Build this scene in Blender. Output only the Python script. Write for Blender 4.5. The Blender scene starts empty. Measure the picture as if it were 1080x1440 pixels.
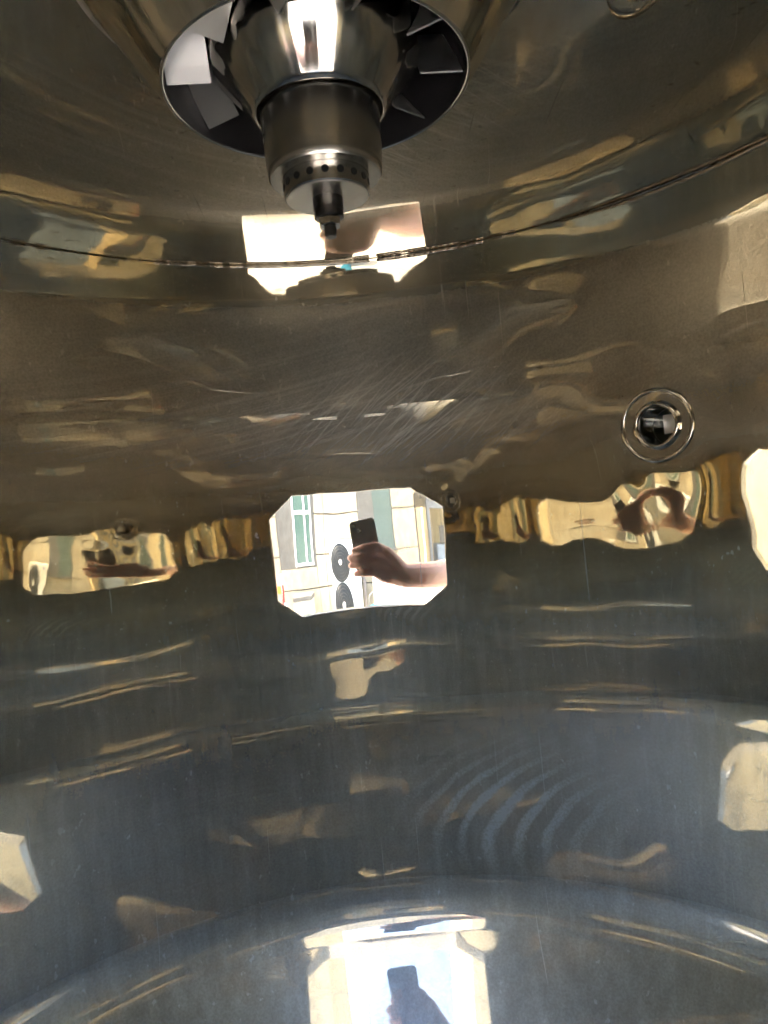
import bpy, bmesh, math, random
import numpy as np
from mathutils import Vector, Matrix

# ------------------------------------------------------------------ camera, sky, sun, exposure
sc = bpy.context.scene
C = sc.collection
R = 0.55                       # inner radius of the steel chamber (m); chamber axis = z axis
CAM = Vector((0.0, -0.98 * R, 0.0))
cd = bpy.data.cameras.new('camera'); cam = bpy.data.objects.new('camera', cd); C.objects.link(cam)
fwd = Vector((0.03665209, 0.99922628, 0.01426397)).normalized()
up = Vector((0.08881916, -0.01747433, 0.99589447)).normalized()
rgt = fwd.cross(up).normalized(); up = rgt.cross(fwd)
m = Matrix((rgt, up, -fwd)).transposed().to_4x4(); m.translation = CAM
cam.matrix_world = m
cd.sensor_fit = 'VERTICAL'; cd.sensor_height = 36.0; cd.lens = 36.0 * 1085 / 1440
cd.clip_start = 0.003; cd.clip_end = 2000
sc.camera = cam

SUN_EL, SUN_AZ = math.radians(54), math.radians(88)      # azimuth measured from +y towards +x
w = bpy.data.worlds.new('World'); sc.world = w; w.use_nodes = True
nt = w.node_tree; bg = nt.nodes['Background']
sky = nt.nodes.new('ShaderNodeTexSky'); sky.sky_type = 'NISHITA'; sky.sun_disc = False
sky.sun_elevation = SUN_EL; sky.sun_rotation = SUN_AZ
sky.air_density = 1.0; sky.dust_density = 4.0
nt.links.new(sky.outputs[0], bg.inputs[0]); bg.inputs[1].default_value = 0.15
sd = bpy.data.lights.new('sun', 'SUN'); sd.energy = 3.6; sd.angle = math.radians(0.5); sd.color = (1.0, 0.95, 0.87)
so = bpy.data.objects.new('sun', sd); C.objects.link(so)
sv = Vector((math.sin(SUN_AZ) * math.cos(SUN_EL), math.cos(SUN_AZ) * math.cos(SUN_EL), math.sin(SUN_EL)))
so.rotation_euler = sv.to_track_quat('Z', 'Y').to_euler(); so.location = sv * 12

vs = sc.view_settings; vs.view_transform = 'Standard'; vs.look = 'None'; vs.gamma = 1.0
vs.use_curve_mapping = False; vs.exposure = 3.35
cy = sc.cycles
cy.max_bounces = 14; cy.glossy_bounces = 13; cy.diffuse_bounces = 4; cy.transmission_bounces = 8
cy.sample_clamp_indirect = 6.0; cy.blur_glossy = 0.6
cy.use_denoising = True; cy.denoising_input_passes = 'RGB_ALBEDO'; cy.caustics_reflective = True

rng = random.Random(7)
PI = math.pi

# ------------------------------------------------------------------ helpers
def link(o, parent=None):
    C.objects.link(o)
    if parent: o.parent = parent
    return o
def tag(o, label, cat, group=None):
    o['label'] = label; o['category'] = cat
    if group: o['group'] = group
    return o
def empty(name, loc, label, cat, group=None, rotz=0):
    o = bpy.data.objects.new(name, None); link(o); o.empty_display_size = .05
    o.location = loc; o.rotation_euler = (0, 0, rotz)
    return tag(o, label, cat, group)
def mesh(name, verts, faces, mat, parent=None, smooth=False):
    me = bpy.data.meshes.new(name); me.from_pydata([tuple(v) for v in verts], [], faces); me.update()
    if smooth: me.polygons.foreach_set('use_smooth', [True] * len(me.polygons))
    if mat: me.materials.append(mat)
    return link(bpy.data.objects.new(name, me), parent)
def bmobj(name, bm, mat, parent=None, smooth=False):
    me = bpy.data.meshes.new(name); bmesh.ops.recalc_face_normals(bm, faces=bm.faces); bm.to_mesh(me); bm.free()
    if smooth: me.polygons.foreach_set('use_smooth', [True] * len(me.polygons))
    if mat: me.materials.append(mat)
    return link(bpy.data.objects.new(name, me), parent)
def box_bm(bm, c, s, bevel=0.0, rot=None):
    r = bmesh.ops.create_cube(bm, size=1.0); vv = r['verts']
    for v in vv: v.co = Vector((v.co.x * s[0], v.co.y * s[1], v.co.z * s[2]))
    if bevel > 0:
        ee = list({e for v in vv for e in v.link_edges})
        rr = bmesh.ops.bevel(bm, geom=ee, offset=bevel, segments=2, affect='EDGES', profile=.5)
        vv = list({v for f in rr['faces'] for v in f.verts} | {v for v in vv if v.is_valid})
    for v in vv:
        if rot: v.co = rot @ v.co
        v.co += Vector(c)
    return vv
def box(name, c, s, mat, parent=None, bevel=0.0, rot=None):
    bm = bmesh.new(); box_bm(bm, c, s, bevel, rot); return bmobj(name, bm, mat, parent)
def lathe(name, prof, mat, parent=None, n=96, smooth=True, disp=None, autosmooth=None, flip=False):
    verts = []; faces = []
    k = len(prof)
    for i in range(n):
        a = 2 * PI * i / n
        for (r, z) in prof: verts.append((r * math.sin(a), r * math.cos(a), z))
    for i in range(n):
        j = (i + 1) % n
        for q in range(k - 1):
            f = (i * k + q, j * k + q, j * k + q + 1, i * k + q + 1)
            faces.append(f[::-1] if flip else f)
    o = mesh(name, verts, faces, mat, parent, smooth)
    if autosmooth:
        o.data.set_sharp_from_angle(angle=math.radians(autosmooth))
    return o
def tube_bm(bm, pts, rads, n=12, cap=True):
    rings = []
    pts = [Vector(p) for p in pts]
    prev = None
    for i, p in enumerate(pts):
        t = (pts[min(i + 1, len(pts) - 1)] - pts[max(i - 1, 0)]).normalized()
        if prev is None:
            x = t.orthogonal().normalized()
        else:
            x = (prev - t * prev.dot(t)).normalized()
        prev = x; y = t.cross(x)
        r = rads[i] if isinstance(rads, (list, tuple)) else rads
        rings.append([bm.verts.new(p + (x * math.cos(2 * PI * k / n) + y * math.sin(2 * PI * k / n)) * r) for k in range(n)])
    for a, b in zip(rings, rings[1:]):
        for k in range(n): bm.faces.new((a[k], a[(k + 1) % n], b[(k + 1) % n], b[k]))
    if cap:
        bm.faces.new(rings[0][::-1]); bm.faces.new(rings[-1])
def tube(name, pts, rads, mat, parent=None, n=12):
    bm = bmesh.new(); tube_bm(bm, pts, rads, n); return bmobj(name, bm, mat, parent, True)

# ------------------------------------------------------------------ materials
def newmat(name):
    mt = bpy.data.materials.new(name); mt.use_nodes = True; t = mt.node_tree; t.nodes.clear()
    return mt, t
class NB:
    def __init__(s, t): s.t = t
    def n(s, typ, **kw):
        nd = s.t.nodes.new(typ)
        for k, v in kw.items():
            if k == 'inp':
                for kk, vv in v.items():
                    if hasattr(vv, 'is_linked') or isinstance(vv, bpy.types.NodeSocket): s.t.links.new(vv, nd.inputs[kk])
                    else: nd.inputs[kk].default_value = vv
            else: setattr(nd, k, v)
        return nd
    def math(s, op, a, b=None, c=None, clamp=False):
        nd = s.t.nodes.new('ShaderNodeMath'); nd.operation = op; nd.use_clamp = clamp
        for i, v in enumerate((a, b, c)):
            if v is None: continue
            if isinstance(v, bpy.types.NodeSocket): s.t.links.new(v, nd.inputs[i])
            else: nd.inputs[i].default_value = v
        return nd.outputs[0]
    def noise(s, vec, scale, detail=3, rough=.5, dist=0.0):
        nd = s.n('ShaderNodeTexNoise', inp={'Scale': scale, 'Detail': detail, 'Roughness': rough, 'Distortion': dist})
        s.t.links.new(vec, nd.inputs['Vector']); return nd.outputs['Fac']
    def mapping(s, vec, scale=(1, 1, 1), rot=(0, 0, 0), loc=(0, 0, 0)):
        nd = s.n('ShaderNodeMapping', inp={'Scale': scale, 'Rotation': rot, 'Location': loc})
        s.t.links.new(vec, nd.inputs['Vector']); return nd.outputs[0]
    def ramp(s, v, a, b, lo=0.0, hi=1.0, smooth=True):
        nd = s.n('ShaderNodeMapRange', inp={'Value': v, 'From Min': a, 'From Max': b, 'To Min': lo, 'To Max': hi})
        if smooth: nd.interpolation_type = 'SMOOTHSTEP'
        return nd.outputs[0]
    def mixc(s, f, a, b):
        nd = s.n('ShaderNodeMix', data_type='RGBA')
        for i, v in ((0, f), (6, a), (7, b)):
            if isinstance(v, bpy.types.NodeSocket): s.t.links.new(v, nd.inputs[i])
            else: nd.inputs[i].default_value = v
        return nd.outputs[2]
    def mixs(s, f, a, b):
        nd = s.n('ShaderNodeMixShader')
        for i, v in enumerate((f, a, b)):
            if isinstance(v, bpy.types.NodeSocket): s.t.links.new(v, nd.inputs[i])
            else: nd.inputs[i].default_value = v
        return nd.outputs[0]
    def out(s, sh): s.t.links.new(sh, s.n('ShaderNodeOutputMaterial').inputs[0])

def gauss(b, vec_sep, cx, cz, sx, sz):
    dx = b.math('DIVIDE', b.math('SUBTRACT', vec_sep.outputs[0], cx), sx)
    dz = b.math('DIVIDE', b.math('SUBTRACT', vec_sep.outputs[2], cz), sz)
    d = b.math('ADD', b.math('MULTIPLY', dx, dx), b.math('MULTIPLY', dz, dz))
    return b.math('POWER', 2.718, b.math('MULTIPLY', d, -1.0))

def chamber_steel(name, tint=(.80, .762, .665, 1), rough=(.006, .03), haze=.022, dust=.004, film=None, marks=False, spots=False, low=0.0):
    """polished stainless sheet: sharp mirror + polishing haze + a film of dust, smudges, drip streaks, scratches.
    film = two haze colours: bluish low down, painting in lens glare; brown high up"""
    mt, t = newmat(name); b = NB(t)
    oc = b.n('ShaderNodeTexCoord').outputs['Object']
    sep = b.n('ShaderNodeSeparateXYZ'); t.links.new(oc, sep.inputs[0]); Z = sep.outputs[2]
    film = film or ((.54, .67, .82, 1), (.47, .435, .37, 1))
    smud = b.noise(oc, 5.0, 4, .65)
    drip = b.noise(b.mapping(oc, (30, 30, 3.2)), 1.0, 4, .7)
    brush = b.noise(b.mapping(oc, (4.5, 4.5, 260)), 1.0, 2, .6)
    grain = b.noise(oc, 330, 1, .6)
    rg = b.ramp(smud, .35, .75, rough[0], rough[1])
    hz = b.math('ADD', b.math('MULTIPLY', b.ramp(smud, .42, .72), .05), haze)
    hz = b.math('ADD', hz, b.math('MULTIPLY', b.ramp(drip, .50, .75), .05))
    hz = b.math('ADD', hz, b.math('MULTIPLY', b.ramp(brush, .48, .8), .03))
    ds = b.math('ADD', b.math('MULTIPLY', b.ramp(smud, .5, .85), .015), dust)
    # painted milky veil of glare lower down the sheet, broken up by drip streaks
    lowz = b.math('MULTIPLY', b.ramp(Z, -.02, -.36), b.math('ADD', b.math('MULTIPLY', b.ramp(drip, .30, .72), .13), .055))
    lowz = b.math('MULTIPLY', lowz, b.ramp(smud, .30, .62, .35, 1.0))
    hz = b.math('ADD', hz, b.math('MULTIPLY', lowz, 1.0 + low))
    ds = b.math('ADD', ds, b.math('MULTIPLY', lowz, .18))
    if marks:
        far = b.ramp(sep.outputs[1], .1, .3)
        # fan of straight scuff scratches above the middle of the wall
        v = b.mapping(oc, (1, 1, 1), (0, math.radians(33), 0))
        s1 = b.noise(b.mapping(v, (5, 1, 330)), 1.0, 2, .6)
        v2 = b.mapping(oc, (1, 1, 1), (0, math.radians(46), 0))
        s2 = b.noise(b.mapping(v2, (6, 1, 420)), 1.0, 2, .6)
        v3 = b.mapping(oc, (1, 1, 1), (0, math.radians(12), 0))
        s3 = b.noise(b.mapping(v3, (3, 1, 200)), 1.0, 2, .6)
        g = gauss(b, sep, .085, .150, .15, .07)
        g3 = gauss(b, sep, -.06, .165, .34, .09)
        sm = b.math('MULTIPLY', b.math('ADD', b.ramp(s1, .50, .68), b.ramp(s2, .54, .7)), g)
        sm = b.math('ADD', sm, b.math('MULTIPLY', b.math('MULTIPLY', b.ramp(s3, .45, .7), g3), .5))
        sm = b.math('MULTIPLY', sm, far)
        # duller, hand-scoured band of sheet above the middle
        zn = b.math('MULTIPLY', b.ramp(Z, .05, .20), b.ramp(Z, .335, .295))
        zn = b.math('MULTIPLY', zn, b.ramp(smud, .3, .7, .58, .72))
        zl = b.math('MULTIPLY', b.ramp(Z, -.22, -.40), .34)  # more of the painted glare haze, low on the wall
        hz = b.math('ADD', hz, b.math('ADD', zn, zl))
        hz = b.math('ADD', hz, b.math('MULTIPLY', sm, .45))
        ds = b.math('ADD', ds, b.math('MULTIPLY', sm, .07))
        # curved wipe marks low on the wall (repeated arcs)
        px = b.math('SUBTRACT', sep.outputs[0], .17); pz = b.math('SUBTRACT', Z, -.445)
        bend = b.math('ADD', px, b.math('MULTIPLY', b.math('MULTIPLY', pz, pz), -7.0))
        bend = b.math('ADD', bend, b.math('MULTIPLY', pz, -.30))
        bend = b.math('ADD', bend, b.math('MULTIPLY', smud, .06))
        wv = b.math('SINE', b.math('MULTIPLY', bend, 2 * PI / .037))
        g2 = gauss(b, sep, .17, -.405, .088, .055)
        arc = b.math('MULTIPLY', b.math('MULTIPLY', b.ramp(wv, -.2, 1.0), g2), b.math('MULTIPLY', far, b.ramp(grain, .25, .7, .5, 1)))
        hz = b.math('ADD', hz, b.math('MULTIPLY', arc, .80))
        ds = b.math('ADD', ds, b.math('MULTIPLY', arc, .30))
    hr = b.ramp(Z, -.06, -.40, .33, .43)
    if marks: hr = b.math('ADD', hr, b.math('ADD', b.math('MULTIPLY', arc, .30), b.math('MULTIPLY', sm, .08)), clamp=True)
    hz = b.math('MULTIPLY', hz, b.ramp(grain, .2, .8, .88, 1.12), clamp=True)
    # dried water spots and a few stray long scratches
    spk = b.math('MULTIPLY', b.ramp(b.noise(b.mapping(oc, (95, 95, 62)), 1.0, 2, .6), .66, .72), b.ramp(smud, .40, .60))
    hz = b.math('ADD', hz, b.math('MULTIPLY', spk, .30))
    ln = b.noise(b.mapping(oc, (300, 7, 5), (0, math.radians(24), 0)), 1.0, 1, .5)
    hz = b.math('ADD', hz, b.math('MULTIPLY', b.ramp(ln, .745, .79), .25), clamp=True)
    fcol = b.mixc(b.ramp(Z, -.22, .24), film[0], film[1])  # bluish low end of the film colour stands in for lens glare
    col = b.mixc(b.ramp(smud, .35, .7), tint, (tint[0] * .97, tint[1] * .93, tint[2] * .86, 1))
    if spots:
        sp = b.ramp(b.noise(oc, 55, 2, .6), .64, .74)
        sp = b.math('MULTIPLY', sp, b.ramp(b.noise(oc, 6, 1), .46, .60))
        col = b.mixc(b.math('MULTIPLY', sp, .6), col, (.30, .20, .11, 1))
    hgt = b.noise(oc, 30, 1, .5)
    bump = b.n('ShaderNodeBump', inp={'Strength': 1.0, 'Distance': .00003, 'Height': hgt}).outputs[0]
    sharp = b.n('ShaderNodeBsdfAnisotropic', inp={'Color': col, 'Roughness': rg, 'Normal': bump}).outputs[0]
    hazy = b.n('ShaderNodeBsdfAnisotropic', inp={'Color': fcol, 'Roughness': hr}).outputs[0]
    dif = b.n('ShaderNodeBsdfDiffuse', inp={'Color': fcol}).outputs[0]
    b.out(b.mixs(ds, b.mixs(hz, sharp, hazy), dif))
    return mt

def metal(name, col, rough, bump=.0, noise_scale=40, rvar=.08):
    mt, t = newmat(name); b = NB(t); oc = b.n('ShaderNodeTexCoord').outputs['Object']
    nz = b.noise(oc, noise_scale, 4, .6)
    p = b.n('ShaderNodeBsdfPrincipled', inp={'Base Color': b.mixc(nz, (*[c * .85 for c in col], 1), (*col, 1)), 'Metallic': 1.0,
            'Roughness': b.ramp(nz, .2, .8, rough, rough + rvar)})
    if bump: t.links.new(b.n('ShaderNodeBump', inp={'Strength': .5, 'Distance': bump, 'Height': nz}).outputs[0], p.inputs['Normal'])
    b.out(p.outputs[0]); return mt
def matte(name, col, col2=None, rough=.7, scale=8, spec=.3, bump=0.0):
    mt, t = newmat(name); b = NB(t); oc = b.n('ShaderNodeTexCoord').outputs['Object']
    nz = b.noise(oc, scale, 5, .6)
    col2 = col2 or tuple(c * .8 for c in col)
    p = b.n('ShaderNodeBsdfPrincipled', inp={'Base Color': b.mixc(b.ramp(nz, .3, .7), (*col, 1), (*col2, 1)), 'Roughness': rough, 'Specular IOR Level': spec})
    if bump: t.links.new(b.n('ShaderNodeBump', inp={'Strength': .6, 'Distance': bump, 'Height': nz}).outputs[0], p.inputs['Normal'])
    b.out(p.outputs[0]); return mt

M = {}
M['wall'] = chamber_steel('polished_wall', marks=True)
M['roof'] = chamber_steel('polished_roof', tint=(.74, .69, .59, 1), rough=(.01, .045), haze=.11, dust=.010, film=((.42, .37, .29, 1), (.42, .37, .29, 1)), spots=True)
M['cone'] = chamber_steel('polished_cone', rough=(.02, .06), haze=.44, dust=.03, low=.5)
M['weld'] = metal('weld', (.46, .40, .33), .16, .0012, 160)
M['brushed'] = metal('brushed_steel', (.66, .63, .58), .16)
M['satin'] = metal('turned_steel', (.66, .63, .58), .20, rvar=.08, noise_scale=25)
M['polished'] = metal('polished_steel', (.74, .70, .63), .07)
M['vane'] = metal('vane_steel', (.80, .78, .75), .42)
M['shell'] = metal('disperser_shell', (.84, .80, .71), .06, rvar=.05)
M['darkmetal'] = metal('dark_steel', (.16, .15, .14), .3)
M['disc'] = metal('satin_disc', (.72, .69, .62), .34)
M['duct'] = matte('dark_duct', (.03, .028, .03), rough=.6)  # plain near-black for the duct wall and top
M['jacket'] = metal('jacket_steel', (.6, .6, .6), .3)
M['hole'] = matte('dark_hole', (.01, .01, .01), rough=.9)
M['phone'] = matte('phone_back', (.28, .262, .24), (.32, .30, .28), .4, 30)
M['phone_edge'] = metal('phone_frame', (.35, .36, .38), .25)
M['lens'] = matte('lens_glass', (.005, .005, .008), rough=.08, spec=.8)
M['stone'] = matte('cream_stone', (.49, .44, .335), (.39, .345, .26), .75, 7, bump=.003)
M['render'] = matte('yellow_cream_render', (.72, .61, .40), (.64, .54, .35), .8, 2.5)
M['mortar'] = matte('joint_grey', (.22, .21, .19), rough=.9)
M['surround'] = matte('grey_render', (.17, .165, .155), (.14, .135, .125), .8, 9)
M['winwhite'] = matte('white_frame', (.78, .80, .79), rough=.4)
M['winglass'] = matte('green_glass', (.08, .15, .13), (.10, .17, .15), .08, 2, spec=.6)
M['greyglass'] = matte('grey_green_panel', (.12, .16, .15), (.11, .145, .135), .2, 2)
M['acwhite'] = matte('white_paint', (.80, .80, .79), (.75, .75, .74), .35, 5)
M['grille'] = matte('grille_grey', (.045, .05, .055), rough=.5)
M['badge'] = matte('blue_badge', (.03, .10, .40), rough=.4)
M['red'] = matte('red_paint', (.50, .03, .03), rough=.4)
M['orange'] = matte('orange_plastic', (.85, .32, .06), rough=.5)
M['blue'] = matte('blue_plastic', (.05, .35, .55), rough=.4)
M['ground'] = matte('pale_concrete', (.34, .335, .32), (.27, .265, .25), .9, 1.2, bump=.002)
M['white_wall'] = matte('whitewash', (.80, .79, .76), (.74, .73, .70), .8, 3)
M['awning'] = matte('awning_sheet', (.55, .54, .50), rough=.5)
M['steel_post'] = matte('painted_post', (.30, .30, .30), rough=.5)
M['cabinet'] = matte('pale_blue_cabinet', (.45, .50, .55), rough=.5)
M['pipe'] = matte('pipe_lagging', (.35, .30, .27), rough=.7)

def skin_mat():
    mt, t = newmat('skin'); b = NB(t); oc = b.n('ShaderNodeTexCoord').outputs['Object']
    nz = b.noise(oc, 22, 4, .6); f = b.noise(oc, 260, 2)
    p = b.n('ShaderNodeBsdfPrincipled', inp={'Base Color': b.mixc(nz, (.80, .53, .43, 1), (.72, .42, .33, 1)), 'Roughness': .5,
            'Subsurface Weight': .15, 'Subsurface Scale': .01, 'Specular IOR Level': .4})
    t.links.new(b.n('ShaderNodeBump', inp={'Strength': .3, 'Distance': .0008, 'Height': f}).outputs[0], p.inputs['Normal'])
    b.out(p.outputs[0]); return mt
M['skin'] = skin_mat()
def sight_mat():
    mt, t = newmat('frosted_sight_glass'); b = NB(t); oc = b.n('ShaderNodeTexCoord').outputs['Object']
    nz = b.noise(oc, 30, 3)
    tr = b.n('ShaderNodeBsdfTranslucent', inp={'Color': (.16, .18, .16, 1)}).outputs[0]
    gl = b.n('ShaderNodeBsdfAnisotropic', inp={'Color': (.5, .52, .5, 1), 'Roughness': .08}).outputs[0]
    b.out(b.mixs(b.ramp(nz, .4, .6, .15, .35), tr, gl)); return mt
M['sight'] = sight_mat()

# ------------------------------------------------------------------ setting: ground
ZG = -1.55
g = mesh('ground', [(-300, -300, ZG), (300, -300, ZG), (300, 300, ZG), (-300, 300, ZG)], [(0, 1, 2, 3)], M['ground'])
g['kind'] = 'structure'

# ------------------------------------------------------------------ the chamber
ZT, ZB = 0.6805 * R, -0.905 * R         # roof seam, bottom of the straight wall
PORT = (math.radians(43.7), 0.090)      # azimuth from +y, height of the side port
_r = np.random.RandomState(11)
_K = []
for lam, amp in ((.60, .00020), (.36, .00011), (.22, .00005), (.13, .000014)):
    for i in range(5):
        d = _r.normal(size=3); d /= np.linalg.norm(d)
        _K.append((d * 2 * PI / lam, _r.uniform(0, 2 * PI), amp))
def wob(x, y, z):
    s = 0
    for k, ph, a in _K: s = s + a * np.sin(k[0] * x + k[1] * y + k[2] * z + ph)
    return s
def radial(phi, z):
    """outward offset of the sheet: weld pull, dents, general waviness (arrays)"""
    d = wob(R * np.sin(phi), R * np.cos(phi), z) + .0012 * np.cos(5 * phi)      # rolled shell, slightly out of round
    a = .00014 * (1 + .6 * np.sin(7 * phi + 1) + .5 * np.sin(17 * phi + .4))   # drawn in beside the roof weld
    d = d - a * np.exp(-((z - ZT) / .022) ** 2)
    a = .0004 * (1 + .7 * np.sin(6 * phi + 2) + .5 * np.sin(13 * phi) + .3 * np.sin(23 * phi + 1))
    d = d - a * np.exp(-((z - ZB) / .04) ** 2)
    dp = (phi - PORT[0] + PI) % (2 * PI) - PI                                  # around the welded-in port
    q = np.hypot(dp * R, z - PORT[1])
    x_, z_ = dp * R, z - PORT[1]
    crumple = np.sin(44 * x_ + 31 * z_ + .6) + .8 * np.sin(57 * z_ - 22 * x_ + 2.1) + .6 * np.sin(70 * x_ + 11 * z_)
    return d - .0010 * np.exp(-(q / .06) ** 2) + .00042 * crumple * np.exp(-(q / .13) ** 2)

chamber = empty('spray_drying_chamber', (0, 0, ZG), 'polished stainless steel drying chamber with welded roof, round port and cone bottom', 'steel tank')
chamber['label'] = 'large polished stainless steel chamber whose mirror-like inside wall fills the picture'
def child(o): o.parent = chamber; o.matrix_parent_inverse = Matrix.Translation((0, 0, -ZG)); return o

# manhole outline on the near wall: (azimuth from -y towards +x, z)
OCT = [(18.8, .18), (-17.5, .18), (-26.3, .072), (-26.3, -.353), (-19, -.457), (19.3, -.457), (25.8, -.358), (25.8, .073)]
OCT = [(math.radians(a * 1.06), z * R) for a, z in OCT]
def oct_hit(c, d):
    best = None
    for i in range(8):
        a = Vector(OCT[i]); e = Vector(OCT[(i + 1) % 8]) - a
        den = d.x * e.y - d.y * e.x
        if abs(den) < 1e-9: continue
        ac = a - c
        tt = (ac.x * e.y - ac.y * e.x) / den; u = (ac.x * d.y - ac.y * d.x) / den
        if tt > 0 and -1e-6 <= u <= 1 + 1e-6 and (best is None or tt < best): best = tt
    return c + d * best
NP, NZ = 480, 156
dphi = 2 * PI / NP; HALF = 54
def wall_shell(name, rad, mat, disp, hole=True):
    verts = []; faces = []; idx = {}
    def add(psi, z):        # psi = azimuth from -y towards +x
        key = (round(psi * 1e5), round(z * 1e6))
        if key in idx: return idx[key]
        verts.append((PI - psi, z)); idx[key] = len(verts) - 1
        return idx[key]
    zs = [ZB + (ZT - ZB) * j / NZ for j in range(NZ + 1)]
    for i in range(HALF, NP - HALF):
        for j in range(NZ):
            p0, p1 = i * dphi, (i + 1) * dphi
            if i + 1 == NP - HALF: p1 = -HALF * dphi + 2 * PI
            if hole:
                dp = (PI - (p0 + p1) / 2 - PORT[0] + PI) % (2 * PI) - PI
                if math.hypot(dp * R, (zs[j] + zs[j + 1]) / 2 - PORT[1]) < .0255: continue
            q = [(p0, zs[j]), (p1, zs[j]), (p1, zs[j + 1]), (p0, zs[j + 1])]
            q = [((a - 2 * PI) if a > PI + 1e-9 else a, z) for a, z in q]
            f = [add(*x) for x in q]; faces.append(f)
    ring = [(a * dphi, ZB) for a in range(-HALF, HALF)] + [(HALF * dphi, z) for z in zs[:-1]] + \
           [(a * dphi, ZT) for a in range(HALF, -HALF, -1)] + [(-HALF * dphi, z) for z in zs[:0:-1]]
    c = Vector((0, -.143 * R)); MR = 34
    inner = []
    for a, z in ring:
        d = Vector((a, z)) - c; inner.append(oct_hit(c, d))
    rows = []
    for k in range(MR + 1):
        tt = k / MR
        rows.append([add(a + (i.x - a) * tt, z + (i.y - z) * tt) for (a, z), i in zip(ring, inner)])
    n = len(ring)
    for k in range(MR):
        for i in range(n):
            f = [rows[k][i], rows[k][(i + 1) % n], rows[k + 1][(i + 1) % n], rows[k + 1][i]]
            if len(set(f)) == 4: faces.append(f)
            elif len(set(f)) == 3: faces.append(list(dict.fromkeys(f)))
    A = np.array(verts); ph_, zz = A[:, 0], A[:, 1]
    rr = rad + (radial(ph_, zz) if disp else 0)
    o = mesh(name, np.stack([rr * np.sin(ph_), rr * np.cos(ph_), zz], -1).tolist(), faces, mat, None, True); child(o)
    return o
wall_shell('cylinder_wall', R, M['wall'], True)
wall_shell('jacket', R + .05, M['jacket'], False, False)

def rev_grid(name, prof, mat, n=480, wobble=True, smooth=True):
    faces = []; k = len(prof); P = np.array(prof)
    aa = np.repeat(2 * PI * np.arange(n) / n, k); r_, z_ = np.tile(P[:, 0], n), np.tile(P[:, 1], n)
    d = wob(r_ * np.sin(aa), r_ * np.cos(aa), z_) if wobble else 0 * aa
    if name == 'bottom_cone': d = d + (radial(aa, 0 * aa + ZB) - wob(R * np.sin(aa), R * np.cos(aa), ZB)) * np.exp((z_ - ZB) / .07)
    if wobble == 'z': z_ = z_ + d * .9
    else: r_ = r_ + d
    verts = np.stack([r_ * np.sin(aa), r_ * np.cos(aa), z_], -1).tolist()
    for i in range(n):
        j = (i + 1) % n
        for q in range(k - 1): faces.append((i * k + q, j * k + q, j * k + q + 1, i * k + q + 1))
    o = mesh(name, verts, faces, mat, None, smooth); child(o); return o
def roof_z(r):           # flat margin along the seam, then a shallow cone up to the disperser
    q = max(0.0, .385 - r); return ZT + .0015 + (.07 * (q - .012) if q > .024 else .07 * q * q / .048)
rp = [(r_, roof_z(r_)) for r_ in [R + .001 - (R + .001 - .166) * i / 90 for i in range(91)]]
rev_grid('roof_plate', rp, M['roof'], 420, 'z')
rev_grid('roof_jacket', [(R + .05, ZT), (R + .05, ZT + .06), (.166, ZT + .07)], M['jacket'], 120, False)
# bottom: rolled knuckle, then a 60 degree cone, then the outlet pipe
kn = .14; prof = []
for i in range(25):
    a = math.radians(30) * i / 24
    prof.append((R - kn + kn * math.cos(a), ZB - kn * math.sin(a)))
r0, z0 = prof[-1]
L = (r0 - .07) / math.sin(math.radians(30))
for i in range(1, 71): prof.append((r0 - L * i / 70 * math.sin(math.radians(30)), z0 - L * i / 70 * math.cos(math.radians(30))))
zc = prof[-1][1]
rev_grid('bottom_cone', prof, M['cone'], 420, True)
rev_grid('outlet_pipe', [(.0705, zc), (.0705, zc - .06), (.0, zc - .06)], M['darkmetal'], 64, False)
rev_grid('cone_jacket', [(R + .05, ZB), (R + .05, ZB - .03), (.12, zc - .02), (.0705, zc - .02)], M['jacket'], 120, False)

def weld_bead(name, r, z, minor, seed, n=1500, mat=None, inward=1):
    rr = random.Random(seed); verts = []; faces = []; k = 7
    ph = [rr.uniform(0, 6.28) for _ in range(6)]
    lum = np.array([rr.gauss(0, 1) for _ in range(n)]); sm = sum(np.roll(lum, q) for q in range(-2, 3)) / 5
    slow = sum(np.roll(sm, q) for q in range(-14, 15)) / 29
    for i in range(n):
        a = 2 * PI * i / n
        lump = .85 + .45 * sm[i] + .5 * slow[i]
        dz = .0006 * math.sin(11 * a + ph[2]) + .0005 * sm[i] + .0012 * slow[i]
        for q in range(k):
            b = -PI / 2 + PI * q / (k - 1)
            rad = r + .0006 - minor * lump * math.cos(b)
            verts.append((rad * math.sin(a), rad * math.cos(a), z + dz + minor * 1.5 * math.sin(b)))
    for i in range(n):
        j = (i + 1) % n
        for q in range(k - 1): faces.append((i * k + q, j * k + q, j * k + q + 1, i * k + q + 1))
    o = mesh(name, verts, faces, mat or M['weld'], None, True); child(o); return o
weld_bead('weld_seam', R, ZT - .0012, .0020, 3)

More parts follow.
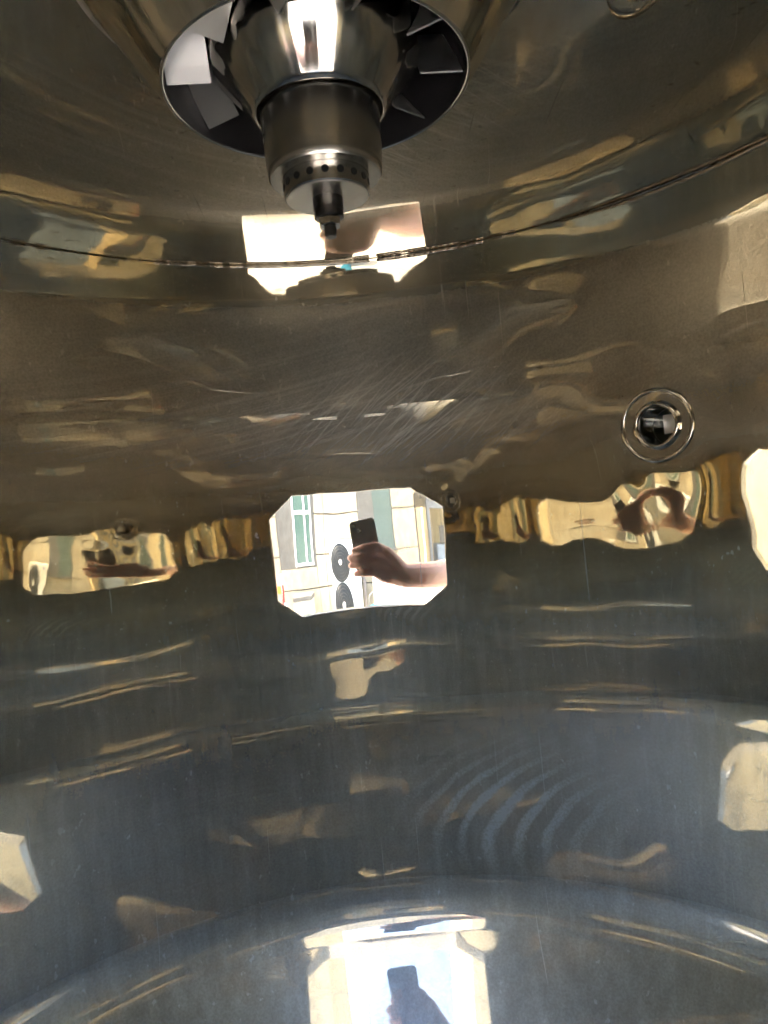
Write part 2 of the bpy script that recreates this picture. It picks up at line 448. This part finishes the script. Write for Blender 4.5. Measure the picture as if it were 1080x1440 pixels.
# manhole neck joining inner wall and jacket
NO = 8; verts = []; faces = []
pts = []
for i in range(8):
    a = Vector(OCT[i]); b_ = Vector(OCT[(i + 1) % 8])
    for q in range(12): pts.append(a + (b_ - a) * q / 12)
for rad in (R + .002, R + .025, R + .053):
    for p_ in pts: verts.append((rad * math.sin(PI - p_.x), rad * math.cos(PI - p_.x), p_.y))
n = len(pts)
for k in range(2):
    for i in range(n): faces.append((k * n + i, k * n + (i + 1) % n, (k + 1) * n + (i + 1) % n, (k + 1) * n + i))
child(mesh('manhole_neck', verts, faces, M['brushed'], None, False))
bm = bmesh.new()
lp = [Vector(((R) * math.sin(PI - p_.x), (R) * math.cos(PI - p_.x), p_.y)) for p_ in pts]
rings = []
for i, p_ in enumerate(lp):
    nrm = Vector((p_.x, p_.y, 0)).normalized(); tg = (lp[(i + 1) % n] - lp[i - 1]).normalized(); bn = nrm.cross(tg)
    rings.append([bm.verts.new(p_ + (nrm * math.cos(k * PI / 4) + bn * math.sin(k * PI / 4)) * .0025) for k in range(8)])
for i in range(n):
    for k in range(8): bm.faces.new((rings[i][k], rings[i][(k + 1) % 8], rings[(i + 1) % n][(k + 1) % 8], rings[(i + 1) % n][k]))
child(bmobj('manhole_edge', bm, M['brushed'], None, True))

# welded-in round port on the far right of the wall
port = lathe('port', [(.0235, .0), (.0235, -.004), (.0255, -.0055), (.028, -.004), (.031, .0008), (.037, .0024)], M['polished'], n=72)
_pr = R + float(radial(np.array(PORT[0]), np.array(PORT[1])))
port.matrix_world = Matrix.Translation((_pr * math.sin(PORT[0]), _pr * math.cos(PORT[0]), PORT[1])) @ Matrix.Rotation(-PORT[0], 4, 'Z') @ Matrix.Rotation(math.radians(-90), 4, 'X')
_pm = port.matrix_world.copy(); port.parent = chamber; port.matrix_parent_inverse = Matrix.Translation((0, 0, -ZG)); port.matrix_basis = _pm
lathe('port_tube', [(.0235, .0005), (.0235, .052)], M['polished'], port, 48)
lathe('sight_glass', [(.0232, .046), (.0001, .046)], M['sight'], port, 48)
ringp = [(.0435 + .0032 * math.cos(k * PI / 4), -.0002 + .0034 * math.sin(k * PI / 4)) for k in range(9)]
lathe('weld_ring', ringp, M['polished'], port, 96)
box('baffle', (.004, -.003, .040), (.022, .024, .002), M['vane'], port)

# ------------------------------------------------------------------ hot-air disperser hanging from the roof
KD = .98 / 1.06
disp = empty('air_disperser', (0, 0, .385 * KD), 'flared steel air disperser ring with slanted swirl vanes at the top', 'air disperser')
disp.scale = (KD, KD, KD)
def dchild(o): o.parent = disp; o.matrix_parent_inverse = Matrix.Translation((0, 0, -.385)); return o
RZ = .333
prof = [(.1135, RZ + .20), (.1135, RZ + .001), (.1142, RZ), (.1155, RZ), (.1162, RZ + .001)] + [(.1168 + .0637 * q / 12, RZ + .002 + .094 * q / 12) for q in range(13)]
def flute(o, amp):          # slightly hand-rolled sheet: shallow upright ripples
    for v in o.data.vertices:
        a = math.atan2(v.co.x, v.co.y)
        k = 1 + amp * (.5 * math.sin(9 * a + 1) + .35 * math.sin(17 * a + 2.2) + .3 * math.sin(31 * a) + .2 * math.sin(47 * a + .7))
        v.co.x *= k; v.co.y *= k
    return o
dchild(flute(lathe('outer_shell', prof[4:], M['shell'], n=360), .0045))
dchild(lathe('rim', prof[1:5], M['brushed'], n=180))
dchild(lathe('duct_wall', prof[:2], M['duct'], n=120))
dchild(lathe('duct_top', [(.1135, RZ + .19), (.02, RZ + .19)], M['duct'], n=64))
NV = 10
for k in range(NV):
    th = math.radians(2 + 36 * k)
    er = Vector((math.cos(th), math.sin(th), 0)); et = Vector((-math.sin(th), math.cos(th), 0)); ez = Vector((0, 0, 1))
    tdir = (et * .66 + ez * .75).normalized(); nn = er.cross(tdir).normalized()
    verts = []
    nb = 5
    for h in range(nb + 1):
        s = h / nb
        for r_, zo in ((.0796, 0), (.1125, 0)):
            for sg in (-1, 1):
                ctr = er * r_ + ez * (RZ + .009) + tdir * (.058 * s) + ez * (.010 * s * s) - er * (0)
                verts.append(ctr + nn * (.0006 * sg))
    faces = []
    for h in range(nb):
        a = h * 4; b = a + 4
        faces += [(a, a + 2, b + 2, b), (a + 1, b + 1, b + 3, a + 3), (a, b, b + 1, a + 1), (a + 2, a + 3, b + 3, b + 2)]
    faces += [(0, 1, 3, 2), (nb * 4, nb * 4 + 2, nb * 4 + 3, nb * 4 + 1)]
    dchild(mesh('vane', verts, faces, M['vane']))

# ------------------------------------------------------------------ atomiser in its middle
atm = empty('atomizer', (0, 0, .224 * KD), 'conical steel atomizer with drilled ring, pale disc and hex bolt pointing down', 'atomizer')
atm.scale = (KD, KD, KD)
def achild(o): o.parent = atm; o.matrix_parent_inverse = Matrix.Translation((0, 0, -.224)); return o
achild(flute(lathe('cone_skirt', [(.0482, .3140), (.0488, .3132), (.0497, .3136), (.0520, .3168), (.0775, .3490), (.0788, .3520), (.0792, .357), (.0792, .52)], M['polished'], n=256), .004))
achild(lathe('skirt_lining', [(.0482, .3140), (.0480, .335)], M['darkmetal'], n=96))
achild(lathe('sleeve', [(.020, .334), (.0452, .334), (.0455, .332), (.0450, .300), (.0440, .274), (.0436, .2722), (.0436, .2705), (.0428, .2655), (.0418, .2640), (.0330, .2640)], M['satin'], n=128, autosmooth=40))
pr = achild(lathe('drilled_ring', [(.0325, .266), (.0325, .2505), (.0318, .2498), (.0312, .2498)], M['brushed'], n=128, autosmooth=40))
for k in range(18):
    a = 2 * PI * (k + .5) / 18
    bm = bmesh.new()
    bmesh.ops.create_cone(bm, cap_ends=True, segments=14, radius1=.0027, radius2=.0027, depth=.0016)
    for v in bm.verts:
        v.co = Matrix.Rotation(a, 3, 'Z') @ (Matrix.Rotation(PI / 2, 3, 'Y') @ v.co + Vector((.0321, 0, .2575)))
    h = bmobj('hole', bm, M['hole'], None); h.parent = pr
achild(lathe('disc', [(.0312, .2497), (.0306, .2490), (.0005, .2490)], M['disc'], n=96, autosmooth=40))
sh = achild(lathe('shaft', [(.0115, .2489), (.0115, .2405), (.0106, .2400), (.0106, .2392), (.0112, .2386), (.0112, .2345), (.0104, .2338), (.004, .2338)], M['darkmetal'], n=48, autosmooth=40))
def hexa(name, r, z1, z0, n, mat):
    bm = bmesh.new(); bmesh.ops.create_cone(bm, cap_ends=True, segments=n, radius1=r * .94, radius2=r, depth=z1 - z0)
    for v in bm.verts: v.co.z += (z1 + z0) / 2
    bmesh.ops.bevel(bm, geom=list(bm.edges), offset=.0004, segments=1, affect='EDGES')
    return achild(bmobj(name, bm, mat))
hexa('hex_nut', .0092, .2337, .2275, 6, M['brushed'])
hexa('bolt_tip', .0052, .2274, .2195, 6, M['darkmetal'])

# ------------------------------------------------------------------ the photographer's arm, hand and phone (seen mirrored in the wall)
per = empty('person', (-.28, -.62, ZG), 'bare left forearm and hand of the person holding up a phone, mirrored in the wall', 'person')
HY = .044
def pchild(o): o.parent = per; o.matrix_parent_inverse = Matrix.Translation((.28, .62, -ZG)); return o
bm = bmesh.new()
def limb(pts, rads):
    P, Q = [], []
    pts = [(x_ * .96, y_ + HY, z_ * .98) for x_, y_, z_ in pts]
    for i in range(len(pts) - 1):
        a, b = Vector(pts[i]), Vector(pts[i + 1])
        for k in range(5):
            P.append(a.lerp(b, k / 5)); Q.append(rads[i] + (rads[i + 1] - rads[i]) * k / 5)
    P.append(Vector(pts[-1])); Q.append(rads[-1])
    tube_bm(bm, P, Q, 14)
    for p_, r_ in ((P[0], Q[0]), (P[-1], Q[-1])):
        rr = bmesh.ops.create_uvsphere(bm, u_segments=12, v_segments=8, radius=r_)
        for v in rr['verts']: v.co += p_
yb = -.5438      # back plane of the phone
limb([(-.60, -.86, -.30), (-.44, -.74, -.205), (-.31, -.665, -.172), (-.20, -.622, -.169), (-.145, -.605, -.166), (-.11, -.599, -.152)], [.056, .050, .044, .040, .037, .037])
# palm / back of the hand
limb([(-.125, -.600, -.150), (-.085, -.588, -.085)], [.034, .022])
limb([(-.130, -.600, -.155), (-.080, -.584, -.112)], [.032, .022])
limb([(-.130, -.600, -.165), (-.076, -.584, -.138)], [.030, .021])
limb([(-.125, -.602, -.170), (-.070, -.588, -.162)], [.028, .018])
# fingers wrapped over the back of the phone
limb([(-.085, -.588, -.085), (-.055, -.572, -.060), (-.015, -.571, -.063), (.012, -.577, -.070)], [.019, .0155, .0145, .0115])
limb([(-.080, -.584, -.112), (-.045, -.569, -.088), (.000, -.569, -.089), (.026, -.578, -.094)], [.019, .0155, .0148, .0118])
limb([(-.076, -.584, -.138), (-.040, -.570, -.118), (.000, -.570, -.117), (.024, -.579, -.120)], [.018, .015, .0142, .0112])
limb([(-.070, -.588, -.162), (-.040, -.574, -.148), (-.010, -.573, -.146), (.010, -.580, -.148)], [.016, .013, .0122, .010])
# thumb behind, along the screen side
limb([(-.11, -.604, -.150), (-.065, -.616, -.10), (-.04, -.618, -.06)], [.024, .017, .013])
arm = pchild(bmobj('arm_and_hand', bm, M['skin'], None, True))
md = arm.modifiers.new('remesh', 'REMESH'); md.mode = 'VOXEL'; md.voxel_size = .0028; md.use_smooth_shade = True
ms = arm.modifiers.new('smooth', 'SMOOTH'); ms.factor = .5; ms.iterations = 5

pw, ph, pd = .080, .158, .009
pm = Matrix((Vector((1, 0, 0)), Vector((0, 1, 0)), Vector((0, 0, 1)))).to_4x4()
phr = Vector((1, 0, -.088)).normalized(); phu = Vector((.088, 0, 1)).normalized()
pc = Vector((.003, yb - pd / 2, 0.004)) + phr * (-.020) + phu * (-.062)
pmw = Matrix((phr, Vector((0, 1, 0)), phu)).transposed().to_4x4(); pmw.translation = pc
phone = bpy.data.objects.new('phone', None); link(phone); phone.matrix_world = pmw
tag(phone, 'dark phone held upright in the hand, mirrored in the wall', 'phone')
def rrect(w_, h_, r_, n_=6):
    o = []
    for cx, cz, a0 in ((w_ / 2 - r_, h_ / 2 - r_, 0), (-w_ / 2 + r_, h_ / 2 - r_, 90), (-w_ / 2 + r_, -h_ / 2 + r_, 180), (w_ / 2 - r_, -h_ / 2 + r_, 270)):
        for k in range(n_ + 1):
            a = math.radians(a0 + 90 * k / n_); o.append((cx + r_ * math.cos(a), cz + r_ * math.sin(a)))
    return o
def slab(name, w_, h_, r_, y0, y1, mat, parent, cx=0, cz=0):
    o = rrect(w_, h_, r_); n_ = len(o)
    v = [(x + cx, y0, z + cz) for x, z in o] + [(x + cx, y1, z + cz) for x, z in o]
    f = [tuple(range(n_)), tuple(range(2 * n_ - 1, n_ - 1, -1))] + [(i, i + n_, (i + 1) % n_ + n_, (i + 1) % n_) for i in range(n_)]
    return mesh(name, v, f, mat, parent)
slab('frame', pw, ph, .011, -pd / 2, pd / 2 - .0008, M['phone_edge'], phone)
slab('back_cover', pw - .002, ph - .002, .010, pd / 2 - .0008, pd / 2, M['phone'], phone)
cb = slab('camera_bump', .030, .032, .007, pd / 2, pd / 2 + .0012, M['phone'], phone, .019, .058)
for lx, lz in ((.026, .065), (.013, .051)):
    slab('lens', .012, .012, .0059, pd / 2 + .0012, pd / 2 + .0022, M['lens'], cb, lx, lz)

# ------------------------------------------------------------------ outside, behind the photographer (seen mirrored)
YW = -6.75
bld = empty('stone_clad_building', (3, YW, ZG), 'cream stone clad building with windows, mirrored in the wall', 'building')
def bchild(o): o.parent = bld; o.matrix_parent_inverse = Matrix.Translation((-3, -YW, -ZG)); return o
XL, XR, ZTOP = -1.73, 9.0, 2.3
XR = 5.09
bchild(box('core', ((XL + XR) / 2, YW - 2.03, (ZG + ZTOP) / 2), (XR - XL, 4.0, ZTOP - ZG), M['mortar']))
wins = [(1.21, 2.32, -.45, 1.0), (-1.05, -.05, -.29, 1.2)]
zj = [ZG, -1.14, -.715, -.29, .19, .62, 1.05, 1.48, 1.91, ZTOP]
cols = [-1.73, -1.05, -.05, .94, 1.21, 2.32, 3.2, 4.1, 5.09]
for i in range(len(zj) - 1):
    for j in range(len(cols) - 1):
        x0, x1, z0, z1 = cols[j], cols[j + 1], zj[i], zj[i + 1]
        for wx0, wx1, wz0, wz1 in wins:
            if x0 >= wx0 - .01 and x1 <= wx1 + .01:
                if z0 < wz1 and z1 > wz0:
                    if z0 < wz0 - .05: z1 = wz0
                    elif z1 > wz1 + .05: z0 = wz1
                    else: z1 = z0
        if z1 - z0 < .03: continue
        t_ = rng.uniform(-.004, .004)
        bchild(box('stone_panel', ((x0 + x1) / 2, YW + t_ - .012, (z0 + z1) / 2), (x1 - x0 - .012, .035, z1 - z0 - .014), M['stone'], None, .003))
for q, (x0, x1, z0, z1) in enumerate(wins):
    wn = bchild(box('window', ((x0 + x1) / 2, YW - .02, (z0 + z1) / 2), (x1 - x0, .03, z1 - z0), M['surround']))
    if q == 1:
        gx0, gx1 = x0 + .02, x0 + .54
        box('pane', ((gx0 + gx1) / 2, YW + .0, (z0 + z1) / 2), (gx1 - gx0, .012, z1 - z0 - .05), M['greyglass'], wn)
        box('sill', ((x0 + x1) / 2, YW + .03, z0 + .012), (x1 - x0 + .06, .10, .03), M['surround'], wn)
    else:
        gx0, gx1 = x0 + .10, x0 + .60
        box('pane', ((gx0 + gx1) / 2, YW + .002, (z0 + z1) / 2), (gx1 - gx0, .012, z1 - z0 - .04), M['winglass'], wn)
        for fx in (gx0, (gx0 + gx1) / 2 - .08, gx1):
            box('frame_bar', (fx, YW + .012, (z0 + z1) / 2), (.05, .03, z1 - z0 - .03), M['winwhite'], wn, .004)
        for fz in (z0 + .04, .16 + z0 + .5, z1 - .04):
            box('frame_bar', ((gx0 + gx1) / 2, YW + .010, fz), (gx1 - gx0, .025, .045), M['winwhite'], wn, .004)

# air-conditioner outdoor unit with two fans
ac = empty('air_conditioner_unit', (.39, -6.5, ZG), 'white two-fan air conditioner outdoor unit, mirrored in the wall', 'air conditioner')
def cchild(o): o.parent = ac; o.matrix_parent_inverse = Matrix.Translation((-.39, 6.5, -ZG)); return o
cchild(box('casing', (.37, -6.52, -.70), (.78, .33, 1.20), M['acwhite'], None, .02))
for fz in (-.40, -.905):
    fo = cchild(lathe('fan_grille', [(.001, 0), (.235, 0), (.243, -.006), (.25, .004)], M['grille'], n=64))
    fo.matrix_basis = Matrix.Translation((.50, -6.345, fz)) @ Matrix.Rotation(-PI / 2, 4, 'X')
    for rr_ in (.06, .10, .14, .18, .22):
        t_ = lathe('grille_ring', [(rr_ + .003 * math.cos(k * PI / 3), .008 + .003 * math.sin(k * PI / 3)) for k in range(7)], M['darkmetal'], fo, 48)
    lathe('hub', [(.001, .016), (.035, .016), (.04, .004)], M['acwhite'], fo, 24)
cchild(box('badge', (.12, -6.353, -.17), (.07, .006, .05), M['badge']))
for fx in (.1, .68): cchild(box('foot', (fx, -6.52, (ZG - 1.30) / 2), (.08, .3, ZG * -1 - 1.30), M['steel_post']))
cchild(tube('pipe', [(-.06, -6.6, -.62), (-.10, -6.5, -.66), (-.11, -6.5, -1.0), (-.10, -6.55, ZG + .05)], .035, M['pipe']))

wing = empty('tall_rendered_building', (8.6, -11.0, ZG), 'tall cream rendered building behind the stone building, mirrored in the wall', 'building')
box('wall', (0, -2.2, 6.5), (11.0, 4.4, 13.0), M['render'], wing)
box('roof', (0, -2.2, 13.08), (11.3, 4.7, .16), M['surround'], wing)
for k in range(3):
    wn = box('window', (-3 + 3 * k, .012, 6.4), (1.0, .04, 1.3), M['winwhite'], wing); box('pane', (-3 + 3 * k, .036, 6.4), (.88, .012, 1.18), M['winglass'], wing)
def low_wall():
    o = box('low_white_wall', (-2.05, -5.95, (ZG - .58) / 2), (3.5, .25, -.58 - ZG), M['white_wall'], None, .01)
    tag(o, 'low whitewashed wall in front of the building, mirrored in the wall', 'wall')
low_wall()
bk = empty('blue_bucket', (-.30, -5.55, ZG), 'blue plastic bucket by the low white wall', 'bucket')
o = lathe('pail', [(.001, 0.001), (.12, 0), (.16, .68), (.168, .685), (.168, .70), (.152, .70), (.115, .02)], M['blue'], bk, 40)
tube('handle', [(-.16, 0, .68), (-.13, .02, .80), (0, .03, .86), (.13, .02, .80), (.16, 0, .68)], .008, M['steel_post'], bk, 8)

ex = empty('barrier_post', (2.05, -5.9, ZG), 'red and white post barrier with orange rail, mirrored in the wall', 'barrier')
tube('post', [(0, 0, 0), (0, 0, .98)], .035, M['red'], ex)
tube('tip', [(0, 0, .98), (0, 0, 1.10)], [.03, .02], M['winwhite'], ex)
box('rail', (.45, 0, .93), (.9, .04, .09), M['orange'], ex, .006)
tube('strut', [(0, 0, .80), (-.22, .1, .66)], .018, M['winwhite'], ex, 8)
tube('strut', [(0, 0, .70), (-.30, .12, .62)], .016, M['winwhite'], ex, 8)
hv = empty('heater_box', (1.6, -6.3, ZG), 'low grey equipment box by the building foot, mirrored in the wall', 'box')
box('body', (0, 0, .40), (.5, .4, .76), M['awning'], hv, .02)
box('lid', (0, 0, .80), (.53, .43, .05), M['surround'], hv, .01)

# machinery shelter past the corner of the building
shd = empty('machinery_shelter', (-3.6, -8.6, ZG), 'open shelter with pale roof sheet over machinery past the building corner', 'shelter')
for px, py in ((-1.2, .9), (1.2, .9), (-1.2, -.9), (1.2, -.9)): box('post', (px, py, .95), (.09, .09, 1.9), M['steel_post'], shd)
box('roof_sheet', (0, 0, 1.93), (2.8, 2.2, .06), M['awning'], shd, rot=Matrix.Rotation(math.radians(6), 3, 'X'))
box('beam', (0, .92, 1.78), (2.5, .06, .10), M['steel_post'], shd)
cb_ = empty('equipment_cabinet', (-3.1, -8.3, ZG), 'pale blue equipment cabinet under the shelter', 'cabinet')
box('body', (0, 0, .62), (.7, .5, 1.2), M['cabinet'], cb_, .015)
box('door', (0, .256, .62), (.6, .012, 1.08), M['cabinet'], cb_, .004)
box('gauge_panel', (0, .258, 1.36), (.5, .02, .26), M['darkmetal'], cb_)
pu = empty('pipe_manifold', (-4.0, -8.1, ZG), 'upright grey pipe manifold with valves beside the cabinet', 'pipes')
for k in range(3):
    tube('riser', [(.22 * k, 0, 0), (.22 * k, 0, 1.7)], .04, M['steel_post'], pu)
    tube('valve', [(.22 * k, -.09, .9 + .15 * k), (.22 * k, .09, .9 + .15 * k)], .05, M['pipe'], pu)
fb = empty('far_building', (-8.6, -11.5, ZG), 'tall cream building beyond the shelter, mirrored in the wall', 'building')
box('wall', (0, 0, 6.0), (11, 4, 12.0), M['render'], fb)
box('roof', (0, 0, 12.07), (11.3, 4.3, .14), M['surround'], fb)
for k in range(4):
    wn = box('window', (-3 + 2 * k, 2.0, 1.7), (.9, .04, 1.1), M['winwhite'], fb); box('pane', (-3 + 2 * k, 2.022, 1.7), (.78, .01, .98), M['greyglass'], fb)
